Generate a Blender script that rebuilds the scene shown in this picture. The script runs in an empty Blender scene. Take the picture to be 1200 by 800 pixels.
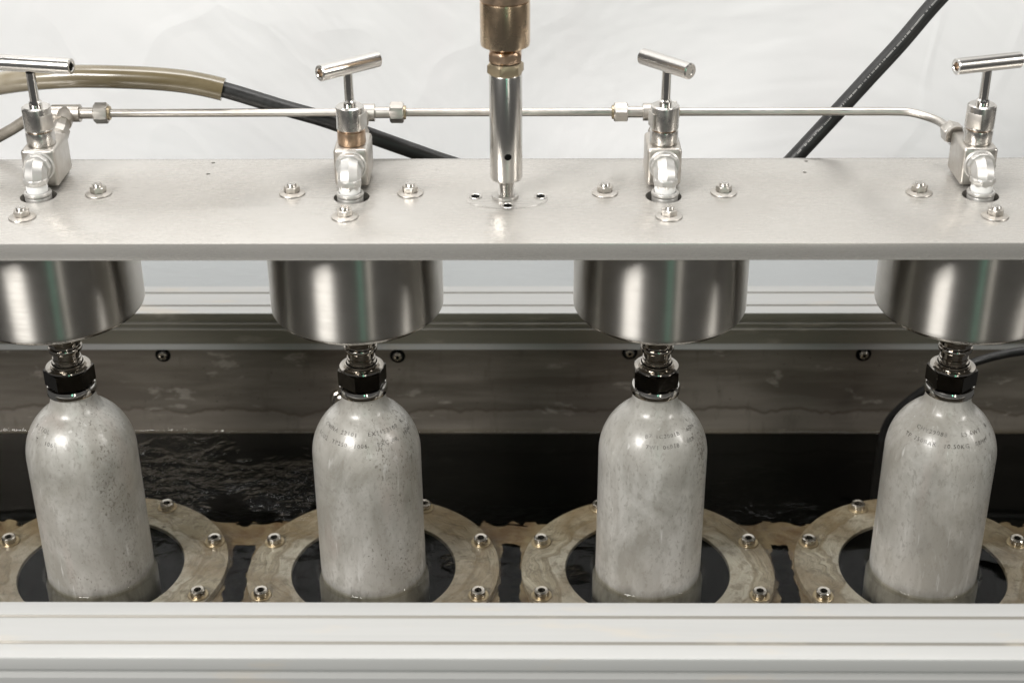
import bpy, bmesh, math, random
from mathutils import Vector, Matrix, noise
random.seed(7)
R = math.radians
C = bpy.data.collections.new('scene'); 
sc = bpy.context.scene
sc.collection.children.link(C)

# ------------------------------------------------------------------ camera
cd = bpy.data.cameras.new('camera'); cam = bpy.data.objects.new('camera', cd); C.objects.link(cam)
th, yaw, roll = R(28.02722), R(-0.79274), R(-0.38868)
f = Vector((math.sin(yaw)*math.cos(th), math.cos(yaw)*math.cos(th), -math.sin(th)))
r = f.cross(Vector((0,0,1))).normalized(); u = r.cross(f)
r2 = r*math.cos(roll)+u*math.sin(roll); u2 = -r*math.sin(roll)+u*math.cos(roll)
m = Matrix((r2, u2, -f)).transposed().to_4x4(); m.translation = Vector((0.02193,-1.34302,0.5544))
cam.matrix_world = m
cd.sensor_width = 36; cd.lens = 1767.76/1200*36
cd.clip_start = .01; cd.clip_end = 50
cd.dof.use_dof = True; cd.dof.focus_distance = 1.51; cd.dof.aperture_fstop = 5.0
sc.camera = cam

# ------------------------------------------------------------------ light
w = bpy.data.worlds.new('World'); sc.world = w; w.use_nodes = True
bg = w.node_tree.nodes['Background']; bg.inputs[0].default_value = (1.0,.985,.96,1); bg.inputs[1].default_value = .09
def area(name, loc, target, sx, sy, power, col=(1,1,1), spread=180):
    l = bpy.data.lights.new(name, 'AREA'); l.shape = 'RECTANGLE'; l.size = sx; l.size_y = sy
    l.energy = power; l.color = col; l.spread = R(spread)
    o = bpy.data.objects.new(name, l); C.objects.link(o); o.location = loc
    o.rotation_euler = (Vector(target)-Vector(loc)).to_track_quat('-Z','Y').to_euler()
    return o
area('softbox_lamp', (-1.85,-2.25,1.72), (0,0,-.15), 1.15, 1.0, 115, (1,.98,.95))
area('side_lamp', (2.6,-.95,1.3), (0,0,-.1), .14, 1.0, 24, (1,.97,.92))
area('ceiling_lamp', (0,.3,2.4), (0,.3,0), 2.4, .9, 40, (1,.985,.96))
area('cup_streak_fill', (1.15,-3.1,.75), (0,0,-.1), .10, 1.9, 5.5, (1,.96,.88))  # added strip fill behind the camera, draws an extra streak on the cups
area('backdrop_fill', (-.1,.05,1.25), (0,.62,-.02), 2.0, .25, 7.5, (1,.99,.97))  # added fill out of frame, brightens the backdrop sheet
area('green_streak_fill', (.55,-3.4,.9), (0,0,-.1), .07, 1.6, 2.6, (.30,1,.72))  # added green strip behind the camera for the cups' greenish streak
sc.view_settings.view_transform = 'Standard'; sc.view_settings.look = 'None'
sc.view_settings.exposure = 0; sc.view_settings.gamma = 1
sc.render.engine = 'CYCLES'

# ------------------------------------------------------------------ helpers
def link(name, me, mat=None, parent=None, loc=None):
    o = bpy.data.objects.new(name, me); C.objects.link(o)
    if mat is not None and me is not None and not len(me.materials): me.materials.append(mat)
    if parent: o.parent = parent
    if loc is not None: o.location = loc
    return o
def tag(o, label=None, cat=None, group=None, kind=None):
    for k, v in (('label',label),('category',cat),('group',group),('kind',kind)):
        if v: o[k] = v
    return o
def thing(name, loc, label, cat, group=None):
    return tag(link(name, None, None, None, loc), label, cat, group)
def finish(bm, smooth=35):
    bmesh.ops.recalc_face_normals(bm, faces=bm.faces)
    me = bpy.data.meshes.new('mesh'); bm.to_mesh(me); bm.free()
    if smooth:
        me.polygons.foreach_set('use_smooth', [True]*len(me.polygons))
        me.set_sharp_from_angle(angle=R(smooth))
    return me
def lathe_bm(bm, prof, seg=64, M=None, hexes=None):
    """prof: list of (r, z[, n]) ; closes poles when r == 0"""
    rings = []
    for p in prof:
        if p[0] <= 1e-7: rings.append([bm.verts.new((0,0,p[1]))])
        else: rings.append([bm.verts.new((p[0]*math.cos(2*math.pi*k/seg), p[0]*math.sin(2*math.pi*k/seg), p[1])) for k in range(seg)])
    for a, b in zip(rings, rings[1:]):
        for k in range(seg):
            q = [a[k % len(a)], a[(k+1) % len(a)], b[(k+1) % len(b)], b[k % len(b)]]
            qq = []
            for v in q:
                if v not in qq: qq.append(v)
            if len(qq) > 2: bm.faces.new(qq)
    vs = [v for rr in rings for v in rr]
    if M is not None: bmesh.ops.transform(bm, matrix=M, verts=vs)
    return vs
def lathe(prof, seg=64, M=None, smooth=35):
    bm = bmesh.new(); lathe_bm(bm, prof, seg, M); return finish(bm, smooth)
def box_me(x0,x1,y0,y1,z0,z1, bev=.0, M=None, seg=2):
    bm = bmesh.new(); bmesh.ops.create_cube(bm, size=1)
    for v in bm.verts:
        v.co = Vector(((x0+x1)/2+v.co.x*(x1-x0), (y0+y1)/2+v.co.y*(y1-y0), (z0+z1)/2+v.co.z*(z1-z0)))
    if bev: bmesh.ops.bevel(bm, geom=bm.edges[:], offset=bev, segments=seg, affect='EDGES', profile=.5)
    if M is not None: bmesh.ops.transform(bm, matrix=M, verts=bm.verts)
    return finish(bm)
def hex_bm(bm, rc, z0, z1, rot=0, ch=.12, M=None, n=6):
    """hex nut with chamfered corners: corner radius rc"""
    flat = rc*math.cos(math.pi/n)
    seg = n*6
    def rad(a, lim):
        a = (a-rot) % (2*math.pi/n) - math.pi/n
        return min(flat/math.cos(a), lim)
    h = abs(z1-z0); c = rc*ch
    levels = [(z0, flat*.97), (z0+c*.55, rc*1.01), (z1-c*.55, rc*1.01), (z1, flat*.97)]
    rings = []
    for z, lim in levels:
        rings.append([bm.verts.new((rad(2*math.pi*k/seg+rot, lim)*math.cos(2*math.pi*k/seg+rot), rad(2*math.pi*k/seg+rot, lim)*math.sin(2*math.pi*k/seg+rot), z)) for k in range(seg)])
    for a, b in zip(rings, rings[1:]):
        for k in range(seg): bm.faces.new([a[k], a[(k+1)%seg], b[(k+1)%seg], b[k]])
    bm.faces.new(rings[0][::-1]); bm.faces.new(rings[-1])
    vs = [v for rr in rings for v in rr]
    if M is not None: bmesh.ops.transform(bm, matrix=M, verts=vs)
def hexnut(rc, z0, z1, rot=0, ch=.12, M=None, n=6):
    bm = bmesh.new(); hex_bm(bm, rc, z0, z1, rot, ch, M, n); return finish(bm, 28)
def spline(pts, n=12):
    pts = [Vector(p) for p in pts]; out = []
    P = [pts[0]*2-pts[1]] + pts + [pts[-1]*2-pts[-2]]
    for i in range(1, len(P)-2):
        a,b,c,d = P[i-1],P[i],P[i+1],P[i+2]
        for k in range(n):
            t = k/n
            out.append(.5*((2*b)+(-a+c)*t+(2*a-5*b+4*c-d)*t*t+(-a+3*b-3*c+d)*t**3))
    out.append(pts[-1]); return out
def tube_bm(bm, pts, rad, seg=20, cap=True):
    pts = [Vector(p) for p in pts]; n = len(pts)
    rads = rad if isinstance(rad, (list,tuple)) else [rad]*n
    t0 = (pts[1]-pts[0]).normalized()
    nrm = t0.orthogonal().normalized(); rings = []
    for i in range(n):
        t = (pts[min(i+1,n-1)]-pts[max(i-1,0)]).normalized()
        nrm = (nrm - t*nrm.dot(t)).normalized(); b = t.cross(nrm)
        rings.append([bm.verts.new(pts[i]+rads[i]*(nrm*math.cos(2*math.pi*k/seg)+b*math.sin(2*math.pi*k/seg))) for k in range(seg)])
    for a, b in zip(rings, rings[1:]):
        for k in range(seg): bm.faces.new([a[k], a[(k+1)%seg], b[(k+1)%seg], b[k]])
    if cap: bm.faces.new(rings[0][::-1]); bm.faces.new(rings[-1])
def tube(pts, rad, seg=20, cap=True, smooth=50):
    bm = bmesh.new(); tube_bm(bm, pts, rad, seg, cap); return finish(bm, smooth)
def aim(p, d):
    """matrix taking local +Z to direction d at p"""
    return Matrix.Translation(Vector(p)) @ Vector(d).to_track_quat('Z','Y').to_matrix().to_4x4()

# ------------------------------------------------------------------ materials
class NT:
    def __init__(s, name):
        s.m = bpy.data.materials.new(name); s.m.use_nodes = True
        s.t = s.m.node_tree; s.n = s.t.nodes; s.b = s.n['Principled BSDF']; s.out = s.n['Material Output']
    def add(s, typ, **kw):
        nd = s.n.new(typ)
        for k, v in kw.items():
            if k.startswith('i_'):
                key = k[2:]; key = int(key) if key.isdigit() else key.replace('_',' ')
                nd.inputs[key].default_value = v
            else: setattr(nd, k, v)
        return nd
    def l(s, a, b): s.t.links.new(a, b)
    def set(s, **kw):
        for k, v in kw.items(): s.b.inputs[k.replace('_',' ')].default_value = v
    def coords(s, scale=(1,1,1), loc=(0,0,0), world=False):
        if world:
            g = s.add('ShaderNodeNewGeometry').outputs['Position']
        else: g = s.add('ShaderNodeTexCoord').outputs['Object']
        mp = s.add('ShaderNodeMapping'); mp.inputs['Scale'].default_value = scale; mp.inputs['Location'].default_value = loc
        s.l(g, mp.inputs[0]); return mp.outputs[0]
    def noise(s, co, scale, detail=4, rough=.55, dist=0):
        nd = s.add('ShaderNodeTexNoise'); nd.inputs['Scale'].default_value = scale
        nd.inputs['Detail'].default_value = detail; nd.inputs['Roughness'].default_value = rough; nd.inputs['Distortion'].default_value = dist
        s.l(co, nd.inputs['Vector']); return nd.outputs['Fac']
    def ramp(s, fac, stops, interp='LINEAR'):
        nd = s.add('ShaderNodeValToRGB'); cr = nd.color_ramp; cr.interpolation = interp
        while len(cr.elements) < len(stops): cr.elements.new(.5)
        for e, (p, c) in zip(cr.elements, stops):
            e.position = p; e.color = (c,c,c,1) if isinstance(c, (int,float)) else (*c,1)
        s.l(fac, nd.inputs[0]); return nd.outputs[0]
    def mix(s, fac, a, b, typ='MIX'):
        nd = s.add('ShaderNodeMix', data_type='RGBA', blend_type=typ)
        for sock, v in ((nd.inputs[0], fac), (nd.inputs[6], a), (nd.inputs[7], b)):
            if hasattr(v, 'links'): s.l(v, sock)
            elif isinstance(v, (int,float)): sock.default_value = v
            else: sock.default_value = (*v, 1)
        return nd.outputs[2]
    def math(s, op, a, b=0.0, c=0.0):
        nd = s.add('ShaderNodeMath', operation=op)
        for i, v in enumerate((a, b, c)):
            if hasattr(v, 'links'): s.l(v, nd.inputs[i])
            else: nd.inputs[i].default_value = v
        return nd.outputs[0]
    def bump(s, h, strength=.2, dist=.001, target=None):
        nd = s.add('ShaderNodeBump'); nd.inputs['Strength'].default_value = strength; nd.inputs['Distance'].default_value = dist
        s.l(h, nd.inputs['Height']); s.l(nd.outputs[0], s.b.inputs['Normal']); return nd
    def rr(s, fac, lo, hi, a=0, b=1):
        nd = s.add('ShaderNodeMapRange'); s.l(fac, nd.inputs[0])
        nd.inputs[1].default_value = a; nd.inputs[2].default_value = b; nd.inputs[3].default_value = lo; nd.inputs[4].default_value = hi
        return nd.outputs[0]

def metal(name, col, rough, var=.12, col2=None, scale=60, wear=.5, bump=.05, metallic=1.0):
    t = NT(name); co = t.coords(world=True)
    n = t.noise(co, scale, 5, .6); n2 = t.noise(co, scale*.25, 4, .6)
    c2 = col2 or tuple(c*.72 for c in col)
    t.l(t.mix(t.ramp(n2, [(.35,0),(.72,wear)]), col, c2), t.b.inputs['Base Color'])
    t.l(t.rr(n, max(.04, rough-var), rough+var, .3, .7), t.b.inputs['Roughness'])
    t.set(Metallic=metallic)
    if bump > .011: t.bump(n, bump, .001)
    if 'bore' in name: t.set(Specular_IOR_Level=.05)
    return t.m
MAT = {}
MAT['steel'] = metal('stainless_steel', (.66,.635,.6), .26, .08)
MAT['steel_bright'] = metal('polished_steel', (.72,.7,.67), .14, .05, wear=.3)
MAT['steel_dull'] = metal('matt_fitting_steel', (.60,.575,.54), .42, .1, (.47,.43,.38), 90, .8)
MAT['steel_cast'] = metal('zinc_white_fitting', (.66,.65,.63), .42, .09, (.50,.48,.45), 120, .7, .2, .75)
MAT['steel_wet'] = metal('wet_coupling_steel', (.5,.47,.43), .12, .06, (.3,.27,.23), 120, .8, .25)
MAT['rusty'] = metal('tarnished_steel', (.56,.43,.32), .38, .1, (.36,.23,.14), 130, .9, .2)
t = NT('satin_steel'); t.set(Base_Color=(.66,.64,.61,1), Metallic=1.0, Roughness=.23); MAT['satin'] = t.m
MAT['bronze'] = metal('brown_tarnished_steel', (.62,.49,.35), .27, .07, (.38,.25,.14), 40, .8)
MAT['olive_steel'] = metal('olive_nut_steel', (.55,.46,.32), .42, .1, (.34,.27,.18), 90, .8, .2)
MAT['nut_black'] = metal('dark_nut_face', (.085,.078,.068), .17, .08, (.03,.027,.024), 90, .6, .2)  # near-black base colour on the hex nut faces
MAT['tape'] = metal('white_thread_tape', (.86,.86,.85), .5, .1, (.75,.74,.72), 150, .6, .3, 0)
MAT['screw'] = metal('screw_steel', (.6,.57,.52), .24, .08, (.4,.36,.3), 200, .8, .2)
MAT['bore'] = metal('dark_bore', (.005,.005,.0045), .6, .1, None, 60, .5, .05, 0)  # near-black colour stands in for unlit depth in wells, sockets and under water
MAT['rubber'] = metal('black_rubber', (.009,.009,.009), .42, .1, (.018,.017,.016), 120, .8, .3, 0)
MAT['print'] = metal('hose_print', (.45,.44,.42), .6, .1, (.12,.12,.12), 400, 1, .1, 0)
MAT['grey_hose'] = metal('grey_braided_hose', (.27,.245,.21), .45, .1, (.17,.15,.12), 300, .8, .5, .3)

def mk_plate():
    t = NT('brushed_plate'); co = t.coords((3,60,60)); fine = t.noise(co, 22, 6, .65)
    co2 = t.coords(); big = t.noise(co2, 7, 5, .6); sp = t.noise(co2, 90, 3, .5)
    base = t.mix(t.ramp(big, [(.35,0),(.7,1)]), (.54,.52,.49), (.48,.46,.43))
    base = t.mix(t.ramp(fine, [(.45,0),(.75,.5)]), base, (.36,.34,.31))
    base = t.mix(t.ramp(sp, [(.68,0),(.78,.35)]), base, (.50,.46,.41))
    t.l(base, t.b.inputs['Base Color']); t.set(Metallic=.5)
    t.l(t.math('ADD', t.rr(fine,.0,.1,.3,.7), t.rr(big,.15,.27,.3,.7)), t.b.inputs['Roughness'])
    t.bump(fine, .035, .001); return t.m
MAT['plate'] = mk_plate()
def mk_cup():
    t = NT('brushed_cup'); co = t.coords((1,1,1))
    sep = t.add('ShaderNodeSeparateXYZ'); t.l(co, sep.inputs[0])
    comb = t.add('ShaderNodeCombineXYZ'); t.l(sep.outputs[2], comb.inputs[2])
    t.l(t.math('MULTIPLY', sep.outputs[0], .02), comb.inputs[0]); t.l(t.math('MULTIPLY', sep.outputs[1], .02), comb.inputs[1])
    fine = t.noise(comb.outputs[0], 1400, 3, .6)
    big = t.noise(co, 25, 4, .6)
    t.l(t.mix(t.ramp(big, [(.3,0),(.75,1)]), (.55,.53,.495), (.46,.44,.405)), t.b.inputs['Base Color'])
    t.set(Metallic=1.0, Anisotropic=1.0, Anisotropic_Rotation=.25)
    t.l(t.rr(fine,.33,.41,.3,.7), t.b.inputs['Roughness'])
    tg = t.add('ShaderNodeTangent', direction_type='RADIAL', axis='Z'); t.l(tg.outputs[0], t.b.inputs['Tangent'])
    t.bump(fine, .02, .0005); return t.m
MAT['cup'] = mk_cup()
def mk_alu(name, col, met=.15, stain=.7):
    t = NT(name); co = t.coords((1.2,30,30), world=True); a = t.noise(co, 3.5, 5, .6)
    co2 = t.coords((2,9,9), world=True); b = t.noise(co2, 4, 5, .6)
    base = t.mix(t.ramp(a, [(.35,0),(.75,.5)]), col, tuple(c*.9 for c in col))
    base = t.mix(t.ramp(b, [(.58,0),(.72,stain)]), base, (.56,.51,.44))
    t.l(base, t.b.inputs['Base Color']); t.set(Metallic=met)
    t.l(t.rr(a,.50,.62,.3,.7), t.b.inputs['Roughness']); t.bump(a, .05, .001); return t.m
MAT['alu'] = mk_alu('anodised_aluminium', (.50,.50,.49))
MAT['alu_groove'] = mk_alu('dark_groove', (.30,.285,.255), .3)  # groove faces get a darker colour than the rail
MAT['alu_inner'] = mk_alu('shaded_olive_rail_face', (.27,.255,.21), .75)  # tank-side rail face: its shade put into the colour, along with olive grime
def mk_wall():
    t = NT('stained_tank_steel'); co = t.coords((.9,1,7), world=True)
    a = t.noise(co, 5.5, 6, .62, .15); co2 = t.coords((1,1,2.4), world=True); b = t.noise(co2, 16, 5, .6, .25); s = t.noise(t.coords(world=True), 190, 2, .5)
    sep = t.add('ShaderNodeSeparateXYZ'); t.l(t.coords(world=True), sep.inputs[0])
    wob = t.noise(t.coords((1,0,0), world=True), 9, 4, .6)
    base = t.mix(t.ramp(a, [(.38,0),(.66,1)]), (.135,.118,.096), (.22,.196,.165))
    # tide line left by the water, its height wandering along the wall
    tz = t.math('ADD', sep.outputs[2], t.math('MULTIPLY', t.math('SUBTRACT', wob, .5), .055))
    base = t.mix(t.rr(tz, 1, 0, -.411, -.409), base, t.mix(.22, base, (.36,.32,.27)))
    base = t.mix(t.ramp(t.rr(tz,0,1,-.413,-.406), [(0,0),(.45,.8),(.55,.8),(1,0)]), base, (.11,.09,.07))
    base = t.mix(t.ramp(t.noise(t.coords((1,0,.25), world=True), 60, 4, .6), [(.58,0),(.72,.45)]), base, (.10,.085,.065))
    base = t.mix(t.ramp(b, [(.62,0),(.68,.55),(.72,.2)]), base, (.42,.39,.34))
    base = t.mix(t.ramp(s, [(.70,0),(.74,.7)]), base, (.06,.05,.04))
    t.l(base, t.b.inputs['Base Color']); t.set(Metallic=.40)
    t.l(t.rr(a,.36,.5,.35,.65), t.b.inputs['Roughness']); t.bump(b, .05, .001); return t.m
MAT['tank_wall'] = mk_wall()
def mk_bottle(seed, dirt_side, dirt):
    t = NT('wet_mottled_aluminium'); co = t.coords((1,1,.28), (seed*3.1,seed,0)); st = t.noise(co, 42, 6, .68, .3)
    co1 = t.coords((1,1,.6), (seed,2*seed,0)); big = t.noise(co1, 15, 5, .62, .5)
    base = t.mix(t.ramp(big, [(.40,0),(.60,1)]), (.58,.565,.53), (.34,.325,.29))
    base = t.mix(t.ramp(st, [(.48,0),(.64,.7)]), base, (.42,.40,.365))
    base = t.mix(t.ramp(t.noise(co, 16, 3, .5), [(.62,0),(.72,.30)]), base, (.50,.40,.36))
    # dark pitting gathered in patches, mostly on one side
    co3 = t.coords((1,1,.62), (seed*5,0,seed)); pit = t.noise(co3, 430, 3, .6, .4); patch = t.noise(t.coords((1,1,.45),(0,seed*7,0)), 26, 4, .6)
    sep = t.add('ShaderNodeSeparateXYZ'); t.l(t.coords(), sep.inputs[0])
    side = t.rr(sep.outputs[0], -.04, .13 if dirt_side > 0 else 0, -.03, .05)
    pf = t.math('ADD', t.math('ADD', pit, t.math('MULTIPLY', t.math('SUBTRACT', patch, .5), .55)), side)
    pm = t.ramp(pf, [(.735-dirt*.03,0),(.80-dirt*.03,.75)])
    base = t.mix(pm, base, (.135,.12,.10))
    dots = t.noise(t.coords((1,1,.5),(seed*9,seed,1)), 260, 4, .65, .5)
    base = t.mix(t.ramp(dots, [(.54,0),(.64,.48)]), base, (.27,.25,.22))
    # white scratch streaks
    sc_ = t.noise(t.coords((1,1,.12),(seed*2,seed,0)), 150, 3, .5)
    base = t.mix(t.ramp(sc_, [(.66,0),(.74,.5)]), base, (.8,.79,.77))
    wz = t.math('ADD', sep.outputs[2], t.math('MULTIPLY', t.math('SUBTRACT', t.noise(t.coords((1,1,.3),(seed,0,0)), 45, 3, .6), .5), .030))
    base = t.mix(t.rr(wz, .9, 0, .455, .470), base, t.mix(t.ramp(st, [(.42,0),(.6,1)]), (.21,.205,.18), (.09,.085,.07)))
    base = t.mix(t.ramp(t.noise(t.coords((1,1,1),(seed,9,0)), 9, 3, .5), [(.5,0),(.7,.25)]), base, (.52,.47,.40))
    t.l(base, t.b.inputs['Base Color']); t.set(Metallic=.05)
    t.l(t.rr(big,.30,.52,.3,.7), t.b.inputs['Roughness'])
    t.set(Coat_Weight=.5, Coat_Roughness=.2)
    h = t.math('ADD', st, t.math('MULTIPLY', pit, -.5)); t.bump(h, .30, .0012)
    drip = t.noise(t.coords((1,1,.22),(seed,0,3)), 70, 3, .5, .6)
    bn = t.add('ShaderNodeBump'); bn.inputs['Strength'].default_value = .35; bn.inputs['Distance'].default_value = .0015
    t.l(drip, bn.inputs['Height']); t.l(bn.outputs[0], t.b.inputs['Coat Normal'])
    return t.m
def mk_ring(seed):
    t = NT('wet_scaled_flange'); co = t.coords((1,1,1),(seed,seed*2,0))
    wv = t.noise(co, 11, 3, .55, .4); fine = t.noise(co, 80, 5, .65)
    sep = t.add('ShaderNodeSeparateXYZ'); t.l(t.coords(), sep.inputs[0])
    rad = t.math('SQRT', t.math('ADD', t.math('MULTIPLY', sep.outputs[0], sep.outputs[0]), t.math('MULTIPLY', sep.outputs[1], sep.outputs[1])))
    rn = t.math('ADD', rad, t.math('MULTIPLY', t.math('SUBTRACT', wv, .5), .075))
    pol = t.add('ShaderNodeCombineXYZ')      # contours that run round the ring
    t.l(t.math('DIVIDE', sep.outputs[0], rad), pol.inputs[0]); t.l(t.math('DIVIDE', sep.outputs[1], rad), pol.inputs[1]); t.l(t.math('MULTIPLY', rn, 55.0), pol.inputs[2])
    con = t.noise(pol.outputs[0], 2.2, 5, .6, .3)
    big = t.noise(t.coords((1,1,1),(7,seed,3)), 7, 3, .55)
    base = t.mix(t.ramp(con, [(.35,0),(.65,1)]), (.39,.355,.28), (.27,.23,.16))
    base = t.mix(t.ramp(con, [(.455,0),(.495,.7),(.515,.1),(.60,0)]), base, (.13,.10,.06))
    base = t.mix(t.ramp(t.rr(rn,0,1,.09,.14), [(.24,.5),(.34,.0)]), base, (.46,.44,.39))
    base = t.mix(t.ramp(t.rr(rn,0,1,.09,.14), [(.24,0),(.31,.8),(.36,.15),(.50,0)]), base, (.17,.13,.075))
    base = t.mix(t.ramp(big, [(.42,0),(.50,.75),(.55,.35),(.66,.9)]), base, (.17,.118,.058))
    base = t.mix(t.ramp(fine, [(.50,0),(.62,.6)]), base, (.13,.10,.06))
    t.l(base, t.b.inputs['Base Color']); t.set(Metallic=.1, Coat_Weight=.6, Coat_Roughness=.12)
    t.l(t.rr(fine,.35,.6,.3,.7), t.b.inputs['Roughness']); t.bump(t.math('ADD', con, t.math('MULTIPLY', fine, .4)), .8, .004); return t.m
def mk_brown():
    t = NT('rust_brown_support'); co = t.coords(world=True); a = t.noise(co, 22, 5, .65, 1.); b = t.noise(co, 60, 4, .6)
    base = t.mix(t.ramp(a, [(.36,0),(.5,.5),(.62,1)]), (.19,.145,.08), (.095,.055,.022))
    base = t.mix(t.ramp(b, [(.5,0),(.7,.6)]), base, (.10,.075,.045))
    t.l(base, t.b.inputs['Base Color']); t.set(Roughness=.6); t.bump(b, .4, .003); return t.m
MAT['brown'] = mk_brown()
def mk_sheet():
    t = NT('white_plastic_sheet'); co = t.coords((1,1,1), world=True)
    a = t.noise(co, 1.6, 5, .6, .8); cr = t.add('ShaderNodeTexVoronoi', feature='DISTANCE_TO_EDGE'); cr.inputs['Scale'].default_value = 1.9
    mp = t.add('ShaderNodeVectorMath', operation='ADD'); nz = t.add('ShaderNodeTexNoise'); nz.inputs['Scale'].default_value = 2.5; t.l(co, nz.inputs[0])
    t.l(co, mp.inputs[0]); t.l(nz.outputs['Color'], mp.inputs[1]); t.l(mp.outputs[0], cr.inputs['Vector'])
    ridge = t.ramp(cr.outputs[0], [(0,1),(.05,.25),(.2,0)])
    t.set(Base_Color=(.79,.79,.79,1), Roughness=.38)
    t.bump(t.math('ADD', a, t.math('MULTIPLY', ridge, .06)), .5, .03); return t.m
MAT['sheet'] = mk_sheet()
def mk_clearhose():
    t = NT('olive_reinforced_hose'); 
    sep = t.add('ShaderNodeSeparateXYZ'); t.l(t.coords(world=True), sep.inputs[0])
    n = t.noise(t.coords((1,3,3), world=True), 30, 4, .6)
    g = t.rr(sep.outputs[0], 0, 1, -.56, -.40)
    base = t.mix(g, (.38,.34,.27), (.125,.098,.052))
    base = t.mix(t.ramp(n, [(.4,0),(.7,.6)]), base, (.19,.155,.095))
    t.l(base, t.b.inputs['Base Color']); t.set(Roughness=.22, Coat_Weight=.6, Coat_Roughness=.08, Subsurface_Weight=.0)
    return t.m
MAT['olive_hose'] = mk_clearhose()
def mk_water():
    t = NT('dark_water'); t.n.remove(t.b)
    gl = t.add('ShaderNodeBsdfGlossy'); gl.inputs['Roughness'].default_value = .015; gl.inputs[0].default_value = (.66,.66,.66,1)
    tr = t.add('ShaderNodeBsdfTransparent'); tr.inputs[0].default_value = (.94,.93,.89,1)
    fr = t.add('ShaderNodeFresnel'); t.l(t.math('SUBTRACT', 1.333, t.math('MULTIPLY', t.add('ShaderNodeNewGeometry').outputs['Backfacing'], .583)), fr.inputs[0])   # same surface seen from either side
    mx = t.add('ShaderNodeMixShader'); co = t.coords((1,1.5,1), world=True)
    a = t.noise(co, 38, 3, .55, .9); b = t.noise(co, 5, 2, .5)
    geo = t.add('ShaderNodeNewGeometry').outputs['Position']
    masks = None; wb = t.noise(co, 17, 3, .6, .5)
    for (x, y, rr_, s) in ((-.395,.180,.085,3.2),(-.272,.165,.065,2.4),(-.40,.25,.05,1.2),(.30,.14,.08,.3),(.0715,-.0124,.018,1.6),(-.058,.008,.02,1.6),(-.17,.0,.3,.14)):
        vm = t.add('ShaderNodeVectorMath', operation='DISTANCE'); t.l(geo, vm.inputs[0]); vm.inputs[1].default_value = (x,y,-.4435)
        mk = t.rr(t.math('ADD', vm.outputs['Value'], t.math('MULTIPLY', t.math('SUBTRACT', wb, .5), rr_*2.2)), s, 0, 0, rr_)
        masks = mk if masks is None else t.math('MAXIMUM', masks, mk)
    h = t.math('ADD', t.math('MULTIPLY', t.math('MULTIPLY', a, masks), 1.0), t.math('MULTIPLY', b, .22))
    bp = t.add('ShaderNodeBump'); bp.inputs['Strength'].default_value = .9; bp.inputs['Distance'].default_value = .010
    t.l(h, bp.inputs['Height'])
    for nd in (gl, fr): t.l(bp.outputs[0], nd.inputs['Normal'])
    t.l(fr.outputs[0], mx.inputs[0]); t.l(tr.outputs[0], mx.inputs[1]); t.l(gl.outputs[0], mx.inputs[2]); t.l(mx.outputs[0], t.out.inputs[0])
    return t.m
MAT['water'] = mk_water()

# ------------------------------------------------------------------ setting: backdrop, water
S = .30; XS = [-1.5*S, -.5*S, .5*S, 1.5*S]
ZW = -.4402; ZR = -.4545
bm = bmesh.new(); nx, nz = 150, 90
grid = []
for j in range(nz+1):
    row = []
    for i in range(nx+1):
        X = -1.35+2.7*i/nx; Z = -1.6+4.2*j/nz
        p = Vector((X*.9+Z*.45, Z*.35, 3.1))
        d = .035*noise.noise(p*1.3)+.018*noise.noise(Vector((X*1.1-Z*2.2, X*.6+Z*.5, 0))*1.4)
        d += .012*abs(noise.noise(Vector((X*2.2-Z*1.4, .5*Z, 7))))
        row.append(bm.verts.new((X, .63+d, Z)))
    grid.append(row)
for j in range(nz):
    for i in range(nx): bm.faces.new([grid[j][i], grid[j][i+1], grid[j+1][i+1], grid[j+1][i]])
tag(link('backdrop', finish(bm, 180), MAT['sheet']), kind='structure')

# pale blue-grey sheet lying behind the tank
t = NT('blue_grey_sheet'); t.set(Base_Color=(.37,.385,.39,1), Roughness=.45)
t.bump(t.math('ADD', t.noise(t.coords((1,3,1), world=True), 3, 4, .6, .8), 0), .5, .02)
bm = bmesh.new(); g2 = []
for j in range(25):
    g2.append([bm.verts.new((-1.35+2.7*i/120, .362+.36*j/24, -.302+.012*noise.noise(Vector((i*.11+j*.1,j*.16,2)))+.006*abs(noise.noise(Vector((i*.2-j*.25,j*.2,9)))))) for i in range(121)])
for j in range(24):
    for i in range(120): bm.faces.new([g2[j][i],g2[j][i+1],g2[j+1][i+1],g2[j+1][i]])
tag(link('ground_sheet', finish(bm, 180), t.m), kind='structure')
bm = bmesh.new()
vs = [bm.verts.new(p) for p in ((-.85,-.283,ZW),(.85,-.283,ZW),(.85,.2835,ZW),(-.85,.2835,ZW))]; bm.faces.new(vs)
for X in XS:   # meniscus creeping up each cylinder
    lathe_bm(bm, [(.0626,ZW+.0003),(.0598,ZW+.0006),(.0582,ZW+.0014),(.0573,ZW+.0030)], 72, Matrix.Translation((X,0,0)))
sec = [(.2834,.0040),(.2826,.0022),(.2812,.0009),(.2790,.0002)]
ra = [bm.verts.new((-.85,y,ZW+z)) for y,z in sec]; rb = [bm.verts.new((.85,y,ZW+z)) for y,z in sec]
for k in range(3): bm.faces.new([ra[k],ra[k+1],rb[k+1],rb[k]])
wme = finish(bm, 60)
if wme.polygons[0].normal.z < 0: wme.flip_normals()
tag(link('water', wme, MAT['water']), kind='structure')

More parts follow.
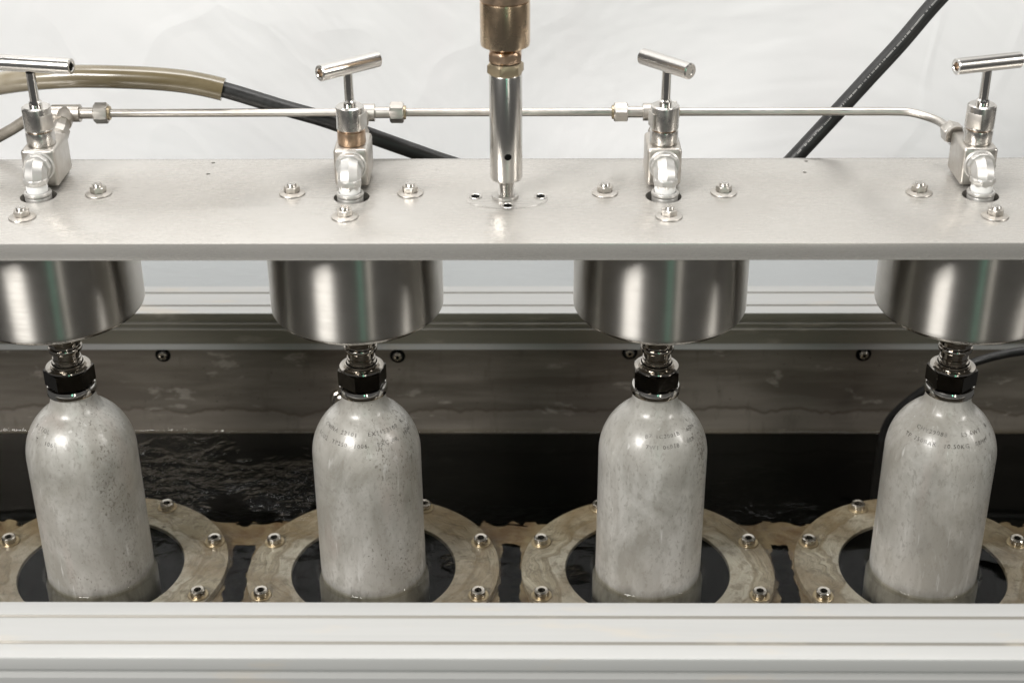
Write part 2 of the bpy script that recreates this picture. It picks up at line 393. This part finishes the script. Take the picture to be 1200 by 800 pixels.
# ------------------------------------------------------------------ tank
tank = thing('steel_tank', (0,0,-.9), 'stainless steel water tank with pale aluminium rails along front and back edges', 'tank')
TZ = Matrix.Translation((0,0,.9))
ZT = -.2682
def rail(y_in, y_out):
    """extruded profile seen in section (Y,Z): y_in = tank side"""
    s = 1 if y_out > y_in else -1
    def P(d, z): return (y_in+s*d, z)
    W = .0755; H = .052; g = .0014
    sec = []
    def groove_top(d, wd=.0022, dep=.0016): sec.extend([P(d-wd,ZT),P(d-wd*.45,ZT-dep),P(d+wd*.45,ZT-dep),P(d+wd,ZT)])
    sec += [P(0,ZT-.0415), P(0,ZT-.0225), P(.0013,ZT-.0215), P(.0013,ZT-.0195), P(0,ZT-.0185), P(0,ZT-.0145), P(.0013,ZT-.0135),P(.0013,ZT-.0118), P(0,ZT-.0108), P(0,ZT-.0012), P(.0003,ZT-.0004), P(.0012,ZT)]
    groove_top(.0206); groove_top(.0556)
    sec += [P(W-.0018,ZT), P(W-.0006,ZT-.0006), P(W,ZT-.0018), P(W,ZT-.0125), P(W-.005,ZT-.0145), P(W-.005,ZT-.0195), P(W,ZT-.0215), P(W,ZT-H), P(0.004,ZT-H), P(.004,ZT-.0415)]
    bm = bmesh.new(); A = [bm.verts.new((-.9,y,z+.9)) for y,z in sec]; B = [bm.verts.new((.9,y,z+.9)) for y,z in sec]
    n = len(sec)
    for k in range(n): bm.faces.new([A[k],A[(k+1)%n],B[(k+1)%n],B[k]])
    bm.faces.new(A[::-1]); bm.faces.new(B)
    bmesh.ops.recalc_face_normals(bm, faces=bm.faces)
    for fc in bm.faces:
        if len(fc.verts) == 4:
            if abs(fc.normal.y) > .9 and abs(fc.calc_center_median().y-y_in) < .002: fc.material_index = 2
            cy = fc.calc_center_median(); dd = abs(cy.y-y_in); zz = cy.z-.9
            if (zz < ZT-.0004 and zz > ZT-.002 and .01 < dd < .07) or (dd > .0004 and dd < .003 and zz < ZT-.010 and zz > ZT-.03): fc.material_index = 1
    return finish(bm, 30)
def rail_obj(a, b):
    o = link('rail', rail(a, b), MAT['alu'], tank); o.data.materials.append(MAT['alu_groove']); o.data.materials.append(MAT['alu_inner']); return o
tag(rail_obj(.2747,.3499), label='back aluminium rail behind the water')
tag(rail_obj(-.2835,-.3585), label='front aluminium rail nearest the viewer')
link('wall_panel', box_me(-.9,.9,.2847,.2872,0.02,.9-.3175), MAT['tank_wall'], tank)
link('wall_panel', box_me(-.9,.9,-.2872,-.2847,0.02,.9-.3215), MAT['tank_wall'], tank)
link('tank_floor', box_me(-.9,.9,-.2846,.2846,0,.01), MAT['bore'], tank)
link('dark_backing', box_me(-.9,.9,.2832,.2846,.02,.9+ZW-.003), MAT['bore'], tank)  # black sheet added below the waterline, stands in for dark deep water
for (X, Z) in ((-.4307,-.331),(-.1414,-.3323),(.1437,-.3276),(.4299,-.330)):
    M = aim((X,.2847,Z+.9), (0,-1,0))
    s_ = link('screw', lathe([(0,.0012),(.0022,.0012),(.0024,.0042),(.0042,.0040),(.0056,.0026),(.0058,.0010),(.0060,.0006),(.0060,0)], 24, M), MAT['screw'], tank)
    link('gasket', lathe([(.0058,.0007),(.0092,.0006),(.0096,0)], 24, M), MAT['bore'], s_); link('socket', lathe([(0,.0044),(.0022,.0044)], 12, M), MAT['bore'], s_)
# small drain fitting on the back wall behind the second cylinder
ft = link('drain_fitting', lathe([(0,.030),(.0085,.030),(.0105,.028),(.0108,.022),(.0095,.021),(.0108,.020),(.0108,.013),(.0095,.012),(.012,.011),(.014,.004),(.014,0)], 40, aim((-.214,.2847,-.392+.9),(0.1,-1,.25))), MAT['steel_wet'], tank)
# bottom support plates with dark slots between the flanges
def rag(p, q, n, amp, sd):
    out = []
    for k in range(n):
        t = k/n; x = p[0]+(q[0]-p[0])*t; y = p[1]+(q[1]-p[1])*t
        a = noise.noise(Vector((x*70+sd, y*70, sd)))*amp + noise.noise(Vector((x*260+sd, y*260, sd)))*amp*.5
        b = noise.noise(Vector((x*90, y*90+sd*3, sd+5)))*amp
        out.append((x+a, y+b))
    return out
for gi, gx in enumerate((-.6,-.3,0,.3,.6)):
    hw = .0105
    path = [(-.075,.098),(-.075,-.13),(-.028,-.15),(-.021,-.02),(-.024 if gi!=1 else -.006,-.12),(-hw,-.12),(-hw,.052),(hw,.052),(hw,-.12),(.021,-.12),(.024,-.15),(.075,-.13),(.075,.098)]
    path = [(-.050,.094),(-.050,-.14),(-hw-.001,-.14),(-hw,.054),(hw,.054),(hw+.001,-.14),(.050,-.14),(.050,.094)]
    pts = []
    for k in range(len(path)):
        a = path[k]; b = path[(k+1)%len(path)]
        L = math.hypot(b[0]-a[0], b[1]-a[1]); n = max(3, int(L/.0022))
        back = (k == len(path)-1)
        pts += [(x+gx, y) for x, y in rag((a[0],a[1]), (b[0],b[1]), n, .014 if back else .0042, gi*3.7+1)]
    bm = bmesh.new(); vs = [bm.verts.new((x, y, .9+ZW-.009)) for x, y in pts]
    fc = bm.faces.new(vs); bmesh.ops.triangulate(bm, faces=[fc])
    ex = bmesh.ops.extrude_face_region(bm, geom=bm.faces[:]); bmesh.ops.translate(bm, verts=[v for v in ex['geom'] if isinstance(v, bmesh.types.BMVert)], vec=(0,0,-.006))
    link('support_plate', finish(bm, 0), MAT['brown'], tank)

# ------------------------------------------------------------------ ring flanges
RL = ['round flange ring around the leftmost cylinder, cut by the left picture edge', 'round flange ring around the second cylinder from the left', 'round flange ring around the third cylinder, just right of the picture centre', 'round flange ring around the rightmost cylinder, cut by the right picture edge']
screw_me = None
def socket_screw():
    bm = bmesh.new()
    lathe_bm(bm, [(0,.0022),(.0036,.0024),(.0040,.0062),(.0066,.0066),(.0078,.0056),(.0080,.0022),(.0082,0)], 24)
    return finish(bm, 40)
def washer_me(r0, r1, h):
    return lathe([(r0,0),(r0,h*.8),(r0+.0004,h),(r1-.0006,h),(r1,h*.6),(r1,0)], 32)
scr_me = socket_screw(); scr_me.materials.append(MAT['screw'])
wsh_me = washer_me(.0075,.0112,.0014); wsh_me.materials.append(MAT['olive_steel'])
soc_me = hexnut(.0037, .0015, .0026, 0, .02); soc_me.materials.append(MAT['bore'])
for i, X in enumerate(XS):
    ring = thing('flange_ring', (X,0,ZR), RL[i], 'flange', 'bolted flange rings round the cylinders')
    t = .0124
    bm = bmesh.new(); prof = [(.0897,0),(.0897,t-.0006),(.0903,t),(.1374,t),(.138,t-.0008),(.138,0),(.0897,0)]
    lathe_bm(bm, prof, 128)
    bmesh.ops.remove_doubles(bm, verts=bm.verts, dist=1e-6)
    link('ring_plate', finish(bm, 30), mk_ring(i*4.3+1), ring)
    link('well_wall', lathe([(.0891,.0085),(.0891,-.43),(.0,-.43)], 96), MAT['bore'], ring)
    for k in range(8):
        a = R(22.5+45*k)
        sx, sy = .1258*math.cos(a), .1258*math.sin(a)
        o = link('screw', scr_me, None, ring, (sx, sy, t+.0013)); o.rotation_euler = (R(random.uniform(-2,2)),R(random.uniform(-2,2)),random.random()*6)
        link('washer', wsh_me, None, o, (0,0,-.0012)); link('socket', soc_me, None, o, (0,0,.0002))

# ------------------------------------------------------------------ gas cylinders
DC = -.290; BB = .062; RB = .0567
def prof_r(z):
    if z <= DC: return RB
    return RB*math.sqrt(max(0,1-((z-DC)/BB)**2))
def shoulder(s):
    """arc length s measured up from the dome's base -> (r,z,normal)"""
    n = 400; acc = 0; p = (RB, DC)
    for k in range(1, n):
        a = math.pi/2*k/n; q = (RB*math.cos(a), DC+BB*math.sin(a)); d = math.hypot(q[0]-p[0], q[1]-p[1])
        if acc+d >= s:
            nr, nz_ = math.cos(a)/RB, math.sin(a)/BB; L = math.hypot(nr, nz_)
            return q[0], q[1], nr/L, nz_/L
        acc += d; p = q
    return p[0], p[1], 0, 1
if True:
    t = NT('stamped_text'); co = t.coords(world=True); n = t.noise(co, 160, 3, .6)
    t.l(t.mix(t.ramp(n, [(.42,0),(.6,1)]), (.085,.075,.065), (.26,.25,.23)), t.b.inputs['Base Color']); t.set(Roughness=.45); MAT['stamp'] = t.m
def text_mesh(body, size):
    cu = bpy.data.curves.new('t', 'FONT'); cu.body = body; cu.size = size; cu.align_x = 'CENTER'; cu.space_character = 1.22; cu.space_word = 1.5; cu.resolution_u = 2
    o = bpy.data.objects.new('t', cu); C.objects.link(o); bpy.context.view_layer.update()
    me = bpy.data.meshes.new_from_object(o.evaluated_get(bpy.context.evaluated_depsgraph_get()))
    bpy.data.objects.remove(o); return me
def shoulder_text(body, s0, size, ang0, parent):
    me = text_mesh(body, size); bm = bmesh.new(); bm.from_mesh(me)
    rmid = shoulder(s0+size*.35)[0]
    for v in bm.verts:
        rr_, zz, nr, nz_ = shoulder(max(.0005, s0+v.co.y+.0008*noise.noise(Vector((v.co.x*300,0,s0*99)))))
        a = -math.pi/2+ang0+v.co.x/rmid
        e = .00025
        v.co = Vector(((rr_+nr*e)*math.cos(a), (rr_+nr*e)*math.sin(a), zz+nz_*e+.9))
    link('stamped_text', finish(bm, 0), MAT['stamp'], parent)
CL = [('pale mottled gas cylinder at the far left, tiny stamp marks at its shoulder','leftmost'),
      ('pale gas cylinder second from the left with dark pitting down its right side','second'),
      ('streaky grey gas cylinder third from the left, right of the central shaft','third'),
      ('cleanest pale gas cylinder at the far right with two stamped lines round its shoulder','rightmost')]
TX = [[('5 2TOL',.0455,.0062,-.75),('T   1061',.034,.0062,-.50)],
      [('CHINA 22101   EX11E2100  K T',.0455,.0062,.16),('LCO2  TP250  1006   EXC 08   10N1',.0340,.0060,.10)],
      [('B7 1C2001B   ATN',.0440,.0058,.42),('7W1 06018   08X',.0330,.0060,.35)],
      [('CHY29088    L5.6WT   B',.0455,.0062,.05),('TP 250BAR  10.50KG  88MM  P',.0340,.0062,-.05)]]
for i, X in enumerate(XS):
    b = thing('gas_cylinder', (X,0,-.9), CL[i][0], 'gas cylinder', 'gas cylinders hanging in the tank')
    prof = [(0,-.80),(.040,-.80),(.052,-.795),(RB,-.775),(.0600,-.60),(.0600,-.452),(RB+.0004,-.4455),(RB,DC-.04),(RB,DC)]
    for k in range(1, 22):
        a = R(60.2)*k/21; prof.append((RB*math.cos(a), DC+BB*math.sin(a)))
    prof += [(.0262,-.2325),(.0240,-.2285),(.0231,-.2240),(.0228,-.2180),(.0225,-.212)]
    prof = [(p, z+.9) for p, z in prof]
    link('cylinder_body', lathe(prof, 96, smooth=50), mk_bottle(i*2.7+1.3, 1, [.8,1.0,.2,-.2][i]), b)
    link('neck_ring', lathe([(.0218,-.2262),(.0240,-.2258),(.0248,-.2235),(.0244,-.2120),(.0238,-.2085),(.0,-.2085)][:5] and [(z0, z1+.9) for z0, z1 in [(.0225,-.2182),(.0246,-.2176),(.0253,-.2155),(.0253,-.2120),(.0240,-.2090),(.018,-.2084)]], 64), MAT['steel_bright'], b)
    bm = bmesh.new(); rot = R([-104,-101,-92,-78][i])
    hex_bm(bm, .0254, -.2080+.9, -.1885+.9, rot, .10)
    nut = link('hex_nut', finish(bm, 28), MAT['nut_black'], b)
    bm = bmesh.new()
    lathe_bm(bm, [(.0226,-.1884),(.0222,-.1872),(.0190,-.1862),(.0182,-.1868),(.0165,-.1868)] and [(a_, z_+.9) for a_, z_ in [(.0229,-.1886),(.0224,-.1872),(.0195,-.1860),(.0172,-.1866),(.0172,-.1835),(.0160,-.1832)]], 48)
    link('nut_collar', finish(bm, 30), MAT['steel_wet'], nut)
    cp = []
    z = -.1835; 
    for (rr_, zz) in ((.0150,-.1835),(.0150,-.1815),(.0136,-.1808),(.0136,-.1795),(.0144,-.1788),(.0144,-.1772),(.0134,-.1765),(.0134,-.1700),(.0140,-.1692),(.0166,-.1688),(.0170,-.1680),(.0170,-.1655),(.0166,-.1648),(.0142,-.1642),(.0138,-.1625),(.0162,-.1618),(.0164,-.1580),(.0150,-.1570),(.0150,-.118)):
        cp.append((rr_, zz+.9))
    link('coupling', lathe(cp, 48, smooth=30), MAT['steel_wet'], b)
    for body, s0, size, a0 in TX[i]: shoulder_text(body, s0, size, a0, b)

# ------------------------------------------------------------------ steel cups
UL = ['brushed steel cup under the plate over the leftmost cylinder', 'brushed steel cup under the plate over the second cylinder from the left', 'brushed steel cup under the plate over the third cylinder from the left', 'brushed steel cup under the plate over the rightmost cylinder']
cup_me = None
for i, X in enumerate(XS):
    cu = thing('steel_cup', (X,0,-.119), UL[i], 'steel cup', 'steel cups bolted under the plate')
    H = .1018
    cm = lathe([(.0,.0012),(.070,.0012),(.0795,.0006),(.0825,.0002),(.0845,.0012),(.0853,.0030),(.0855,.006),(.0855,H)], 128, smooth=40)
    link('cup_body', cm, MAT['cup'], cu)
    link('rim_ring', lathe([(.0795,-.0006),(.0795,-.0022),(.0812,-.0026),(.0822,-.0016),(.0822,.0000)], 96), MAT['steel_wet'], cu)

# ------------------------------------------------------------------ mounting plate
pl = thing('mounting_plate', (0,0,-.017), 'long flat satin steel plate carrying the valves across the picture', 'plate')
me = box_me(-.95,.95,-.1158,.0930,0,.017,.0009)
po = link('plate_body', me, MAT['plate'], pl)
cut = bmesh.new()
for X, Y in zip(XS, (-.0052,-.0085,-.0075,-.0065)):
    lathe_bm(cut, [(0,-.05),(.0172,-.05),(.0172,.05),(0,.05)], 64, Matrix.Translation((X+.0012*(1 if X<0 else -1)*(1 if abs(X)<.2 else 0),Y,0)))
for X, Y in ((-.2979,.0814),(-.2974,.0513),(.2993,.0832),(.2928,.0532),(.0,-.034),(-.031,-.0112),(.031,-.0112)):
    rad = .0021 if abs(X) > .1 else .0042
    lathe_bm(cut, [(0,-.05),(rad,-.05),(rad,.05),(0,.05)], 24, Matrix.Translation((X,Y,0)))
co_ = link('cutter', finish(cut, 0))
md = po.modifiers.new('b', 'BOOLEAN'); md.object = co_; md.operation = 'DIFFERENCE'; md.solver = 'EXACT'
bpy.context.view_layer.update()
nm = bpy.data.meshes.new_from_object(po.evaluated_get(bpy.context.evaluated_depsgraph_get()))
po.modifiers.clear(); po.data = nm; bpy.data.objects.remove(co_)
nm.set_sharp_from_angle(angle=R(30))
# stud nuts
stud_w = lathe([(.0045,0),(.0122,0),(.0126,.0005),(.0122,.0011),(.0100,.0016),(.0074,.0024)], 32); stud_w.materials.append(MAT['steel_dull'])
stud_n = hexnut(.0078, .0014, .0078, .3, .14); stud_n.materials.append(MAT['steel_dull'])
stud_t = lathe([(.0046,.0075),(.0043,.0082),(.0046,.0088),(.0043,.0094),(.0046,.0100),(.0042,.0106),(.0018,.0108),(0,.0100)], 24); stud_t.materials.append(MAT['steel'])
for i, X in enumerate(XS):
    for a in (0, 90, 180, -90):
        n_ = link('stud_nut', stud_n, None, pl, (X+.0568*math.cos(R(a)), .0568*math.sin(R(a)), .0172)); n_.rotation_euler.z = random.random()*3
        link('washer', stud_w, None, n_, (0,0,0)); link('stud', stud_t, None, n_, (0,0,0))

# ------------------------------------------------------------------ lifting shaft
sh = thing('lifting_shaft', (-.0008,-.0115,0), 'vertical steel shaft with brown collar standing on the plate centre', 'shaft')
fl = bmesh.new()
lobes = []
for k in range(96):
    a = 2*math.pi*k/96
    lobes.append((.0385*math.cos(a)+.0005, -.0045+.0225*math.sin(a)))
lo = [fl.verts.new((x, y, .0001)) for x, y in lobes]; hi = [fl.verts.new((x*.96, y*.96, .0012)) for x, y in lobes]
for k in range(96): fl.faces.new([lo[k], lo[(k+1)%96], hi[(k+1)%96], hi[k]])
fl.faces.new(hi)
flm = finish(fl, 30)
fo = link('flange', flm, MAT['plate'], sh)
for (x, y) in ((-.031,.0003),(.031,.0003),(0,-.0225)):
    s_ = link('countersunk_screw', lathe([(.0062,.0017),(.0056,.0021),(.0050,.0017),(.0046,.0013),(.0022,.0013)], 24, Matrix.Translation((x+.0015,y,0))), MAT['steel'], fo)
    link('socket', lathe([(.0040,.0021),(0,.0021)], 20, Matrix.Translation((x+.0015,y,0))), MAT['bore'], s_)
th_ = [(.0078,.001)]
z = .002
while z < .0165: th_ += [(.0078,z),(.0068,z+.0008)]; z += .0016
th_ += [(.0068,.0175),(.0066,.024)]
link('stud', lathe(th_, 32, smooth=20), MAT['steel'], sh)
link('spacer', lathe([(0,.004),(.0125,.004),(.0128,.0034),(.0128,.0014)], 40, Matrix.Translation((-.0015,0,0))), MAT['plate'], sh)
bm = bmesh.new(); lathe_bm(bm, [(.0068,.0192),(.0118,.0192),(.0148,.0208),(.0153,.0226),(.0153,.1215),(.0148,.1228),(.010,.1228)], 64)
shm = link('shaft_body', finish(bm, 30), MAT['satin'], sh)
link('pin_hole', lathe([(0,.0157),(.0024,.0157),(.0032,.0153),(.0036,.0147)], 24, aim((0,0,.047), (.13,-1,.0))), MAT['bore'], shm)
link('lock_nut', hexnut(.0172,.1225,.1335,.25,.22), MAT['olive_steel'], sh)
link('lock_nut', hexnut(.0168,.1345,.1445,.5,.2), MAT['rusty'], sh)
link('collar', lathe([(.010,.1440),(.012,.1480),(.0195,.1485),(.0222,.1500),(.0226,.1525),(.0226,.1885),(.0222,.1900),(.0215,.1905)], 64), MAT['bronze'], sh)
link('shaft_head', lathe([(.0215,.1905),(.0228,.1912),(.0228,.2300),(.0150,.2310),(.0150,.34),(0,.34)], 64), MAT['rusty'], sh)

# ------------------------------------------------------------------ needle valves
VL = ['needle valve at the far left, its T-handle cut by the picture edge', 'needle valve with rust-brown collar and hollow T-handle end, second from left', 'needle valve just right of the shaft, T-handle turned with its end toward the viewer', 'needle valve at the far right, end of the manifold pipe']
HOLEY = (-.0052,-.0085,-.0075,-.0065)
HD = [((-.4890,.0470),(-.4078,.0315)), ((-.1736,.0092),(-.1233,.0525)), ((.1286,.0585),(.1700,.0120)), ((.4172,.0245),(.4820,.0450))]
for i, X in enumerate(XS):
    v = thing('needle_valve', (X,0,0), VL[i], 'valve', 'needle valves along the plate')
    VY = .028; T_ = Matrix.Translation
    hx, hy = HOLEY[i]*0, HOLEY[i]
    # stem, bonnet, collar
    link('stem', lathe([(.0062,.078),(.0062,.083),(.0046,.0845),(.0044,.112)], 32, T_((0,VY,0))), MAT['steel_bright'], v)
    cap = bmesh.new()
    lathe_bm(cap, [(.0060,.0792),(.0118,.0792),(.0134,.0780),(.0137,.0768),(.0137,.0566),(.0128,.0556),(.009,.0556)], 48, T_((0,VY,0)))
    bn = link('bonnet', finish(cap, 30), MAT['steel'], v)
    link('bonnet_flat', box_me(-.0072,.0072,-.0141,-.0120,.058,.0725,.0006,T_((0,VY,0)) @ Matrix.Rotation(R([55,70,-75,-40][i]),4,'Z')), MAT['steel_dull'], bn)
    link('collar', lathe([(.0105,.0556),(.0118,.0550),(.0133,.0542),(.0136,.0530),(.0136,.0425),(.0130,.0412),(.012,.0408)], 48, T_((0,VY,0))), MAT['rusty'] if i == 1 else MAT['steel'], v)
    link('rust_ring', lathe([(.0119,.0552),(.0124,.0549),(.0124,.0561),(.0119,.0562)], 40, T_((0,VY,0))), MAT['rusty'], v)
    # block
    bx = link('valve_block', box_me(-.0165,.0165,.0105,.0600,.0030,.0408,.0035, None, 3), MAT['steel_dull'], v)
    link('face_boss', lathe([(.0150,0),(.0150,.0015),(.0138,.0026),(.010,.0026)], 48, aim((0,.0106,.0245),(0,-1,0))), MAT['steel_cast'], bx)
    # elbow : horizontal leg out of the block's front, vertical leg through the hole
    pts = [(0,.010,.026),(0,.004,.026)]
    cy, cz, rr_ = .004, .026-.0135, .0135+.0
    r0 = .004-hy
    for k in range(1, 9):
        a = R(90)*k/8; pts.append((0, .004-r0*math.sin(a), .026-r0*(1-math.cos(a))))
    pts += [(0,hy,.026-r0-.004)]
    el = link('elbow', tube(pts, [.0100,.0106]+[.0112]*8+[.0106], 8, True, 22), MAT['steel_cast'], v)
    link('elbow_collar', lathe([(.0100,-.002),(.0128,-.002),(.0134,-.001),(.0134,.0035),(.0126,.0045),(.0100,.0045)], 10, aim((0,.0050,.026),(0,-1,0)), 25), MAT['steel_cast'], el)
    link('elbow_collar', hexnut(.0120,.0145,.0205,.5,.15,T_((0,hy,-.0015)), 8), MAT['steel_cast'], el)
    tp = link('thread_tape', lathe([(.0096,.0050),(.0100,.0052),(.0102,.0085),(.0100,.0128),(.0095,.0132)], 40, T_((0,hy,0))), MAT['tape'], v)
    link('pipe', lathe([(.0106,.0056),(.0126,.0054),(.0132,.0040),(.0128,.0020),(.0122,.0010),(.0126,0),(.0122,-.012),(.0118,-.0165)], 40, T_((0,hy,0))), MAT['steel_cast'], v)
    # handle
    (x0, y0), (x1, y1) = HD[i]
    dy_ = VY-(y0+y1)/2; hzz = .1165-dy_*.32
    a = Vector((x0-X, y0+dy_, hzz)); b = Vector((x1-X, y1+dy_, hzz)); d = (b-a).normalized(); L = (b-a).length
    rh = .0077
    hm = lathe([(.0042,.010),(.0042,.0006),(.0048,0),(rh-.0006,0),(rh,.0006),(rh,L-.0006),(rh-.0006,L),(.0048,L),(.0042,L-.0006),(.0042,L-.010)], 40, aim(a, d))
    if i == 2: hm = lathe([(.0,.0),(rh-.0008,0),(rh,.0008),(rh,L-.0010),(rh-.0010,L),(.0034,L),(.0030,L-.0006),(0,L-.0006)], 40, aim(a, d))
    hd = link('handle', hm, MAT['satin'], v)
    if i != 2:
        link('handle_bore', lathe([(0,.006),(.0043,.006)], 24, aim(a, d)), MAT['rusty'], hd)
        link('handle_bore', lathe([(0,-.006),(.0043,-.006)], 24, aim(b, d)), MAT['bore'], hd)
    # outlet fittings behind the block, up to the manifold pipe
    TY, TZ_ = .1165, .0405
    if i < 3:
        o1 = link('outlet_nipple', lathe([(.0095,-.002),(.0118,0),(.0118,.008),(.0086,.0095),(.0082,.016),(.0106,.017),(.0110,.026),(.009,.0275),(.008,.040)], 8, aim((0,.060,.026),(0,.97,.25)), 20), MAT['steel_dull'], v)
        bm = bmesh.new()
        tube_bm(bm, [(0,.098,.036),(0,TY,TZ_)], .0090, 20); tube_bm(bm, [(-.014,TY,TZ_),(.014,TY,TZ_)], .0090, 20)
        link('tee', finish(bm, 40), MAT['steel_dull'], v)
        for sgn in (-1, 1):
            if i == 0 and sgn < 0: continue
            off = {0:.0325, 1:(.0335 if sgn>0 else .010), 2:(.0105 if sgn>0 else .0335)}[i]
            o = link('compression_nut', hexnut(.0108,0,.0140,.3,.2,aim((sgn*(off-.004),TY,TZ_),(sgn,0,0))), MAT['steel_dull'], v)
            link('thread', tube([(sgn*.008,TY,TZ_),(sgn*(off-.002),TY,TZ_)], .0058, 18), MAT['steel_dull'], o)
            link('ferrule', lathe([(.0058,.0140),(.0072,.0140),(.0070,.0160),(.0045,.0165)], 24, aim((sgn*(off-.004),TY,TZ_),(sgn,0,0))), MAT['olive_steel'], o)
    else:
        d_ = Vector((-.15,1,.05)).normalized()
        p_ = Vector((-.0125,.0590,.0360))
        o = link('compression_nut', hexnut(.0108,.002,.015,.3,.2,aim(p_,d_)), MAT['steel_dull'], v)
        link('ferrule', lathe([(.0100,-.002),(.0100,.0022)], 24, aim(p_,d_)), MAT['steel_dull'], o)
# manifold pipes
TY, TZ_ = .1165, .0405
def pipe_thing(pts, label):
    p0 = Vector(pts[0]); o = link('manifold_pipe', tube([Vector(p)-p0 for p in pts], .0042, 20), MAT['steel_dull'], None, p0)
    tag(o, label, 'pipe', 'thin steel pipes linking the valves')
pipe_thing([(XS[0]+.042,TY,TZ_),(XS[1]-.018,TY,TZ_)], 'thin steel pipe between the first and second valves')
pipe_thing([(XS[1]+.042,TY,TZ_),(XS[2]-.042,TY,TZ_)], 'thin steel pipe passing behind the central shaft')
pts = [(XS[2]+.018,TY,TZ_),(.385,TY,TZ_)]+spline([(.385,TY,TZ_),(.404,.1140,TZ_),(.4195,.1040,.0395),(.4300,.0900,.0385),(.4355,.0700,.0370)], 6)[1:]
pipe_thing(pts, 'thin steel pipe bending down into the far right valve')

# ------------------------------------------------------------------ hoses
HY = .125
hl = thing('fluid_hose', (-.60,HY,.05), 'olive and black hose running behind the two left valves', 'hose')
def hz(P): return [Vector(p)-Vector((-.60,HY,.05)) for p in P]
path = spline([(-0.6801,0.1900,-0.0161),(-0.5846,0.1600,0.0448),(-0.5215,0.1400,0.0643),(-0.4646,0.1300,0.0737),(-0.4112,0.1260,0.0758),(-0.3421,0.1250,0.0724),(-0.2936,0.1250,0.0633),(-0.2310,0.1250,0.0432),(-0.1891,0.1250,0.0303),(-0.1419,0.1250,0.0122),(-0.0793,0.1250,-0.0117),(-0.0326,0.1200,-0.0269),(0.0030,0.1000,-0.0396)], 14)
i0 = min(range(len(path)), key=lambda k: abs(path[k].x+.2915)+abs(path[k].y-HY)*0)
link('clear_sleeve', tube(hz(path[:i0+1]), .0118, 28), MAT['olive_hose'], hl)
bl = link('black_hose', tube(hz(path[i0-2:]), .0082, 28), MAT['rubber'], hl)
hr = thing('supply_hose', (.32,.13,-.05), 'thick black hose with white printed line rising at upper right', 'hose')
def hz2(P): return [Vector(p)-Vector((.32,.13,-.05)) for p in P]
path2 = spline([(0.5396,0.1900,0.2200),(0.4762,0.1850,0.1790),(0.4366,0.1800,0.1370),(0.4020,0.1700,0.0956),(0.3728,0.1600,0.0645),(0.3441,0.1500,0.0341),(0.2984,0.1400,-0.0173),(0.2755,0.1350,-0.0420),(0.2611,0.1200,-0.0550)], 14)
hb = link('black_hose', tube(hz2(path2), .0085, 28), MAT['rubber'], hr)
bm = bmesh.new()
pp = hz2(path2); vdir = Vector((-.15,-.85,.50)).normalized(); vdir2 = vdir
rnd = random.Random(3); acc = 0
for k in range(2, len(pp)-2):     # printed dashes lying on the hose wall
    segn = 3
    for s_ in range(segn):
        if rnd.random() < .30: continue
        a = pp[k].lerp(pp[k+1], s_/segn+.06); b = pp[k].lerp(pp[k+1], (s_+.75)/segn)
        t_ = (b-a).normalized(); side = t_.cross(vdir2).normalized(); out = side.cross(t_).normalized()
        if out.dot(vdir2) < 0: out = -out
        base = .0087
        q = []
        for (p, w_) in ((a,-.0008),(b,-.0008),(b,.0008),(a,.0008)):
            q.append(bm.verts.new(p+out*base+side*w_))
        bm.faces.new(q)
link('printed_line', finish(bm, 0), MAT['print'], hb)
gp = spline([(-.60,.13,-.03),(-.54,.125,.005),(-.51,.12,.022),(-.49,.118,.034),(-.472,.1165,.0405),(-.460,.1165,.0405)], 10)
g0 = gp[0]
tag(link('braided_hose', tube([p-g0 for p in gp], .0058, 20), MAT['grey_hose'], None, g0), 'thin grey-brown hose curving down left of the far left valve', 'hose')
cp_ = spline([(.75,.2,-.275),(.6523,.2000,-.2785),(.5971,.2100,-.2850),(.5432,.2200,-.3064),(.5015,.2350,-.3462),(.4736,.2500,-.3859),(.4622,.2620,-.4200),(.4600,.2650,-.47),(.46,.266,-.55)], 12)
c0 = cp_[-1]
tag(link('power_cable', tube([p-c0 for p in cp_], .0052, 16), MAT['rubber'], None, c0), 'black cable dipping into the water behind the rightmost cylinder', 'cable')
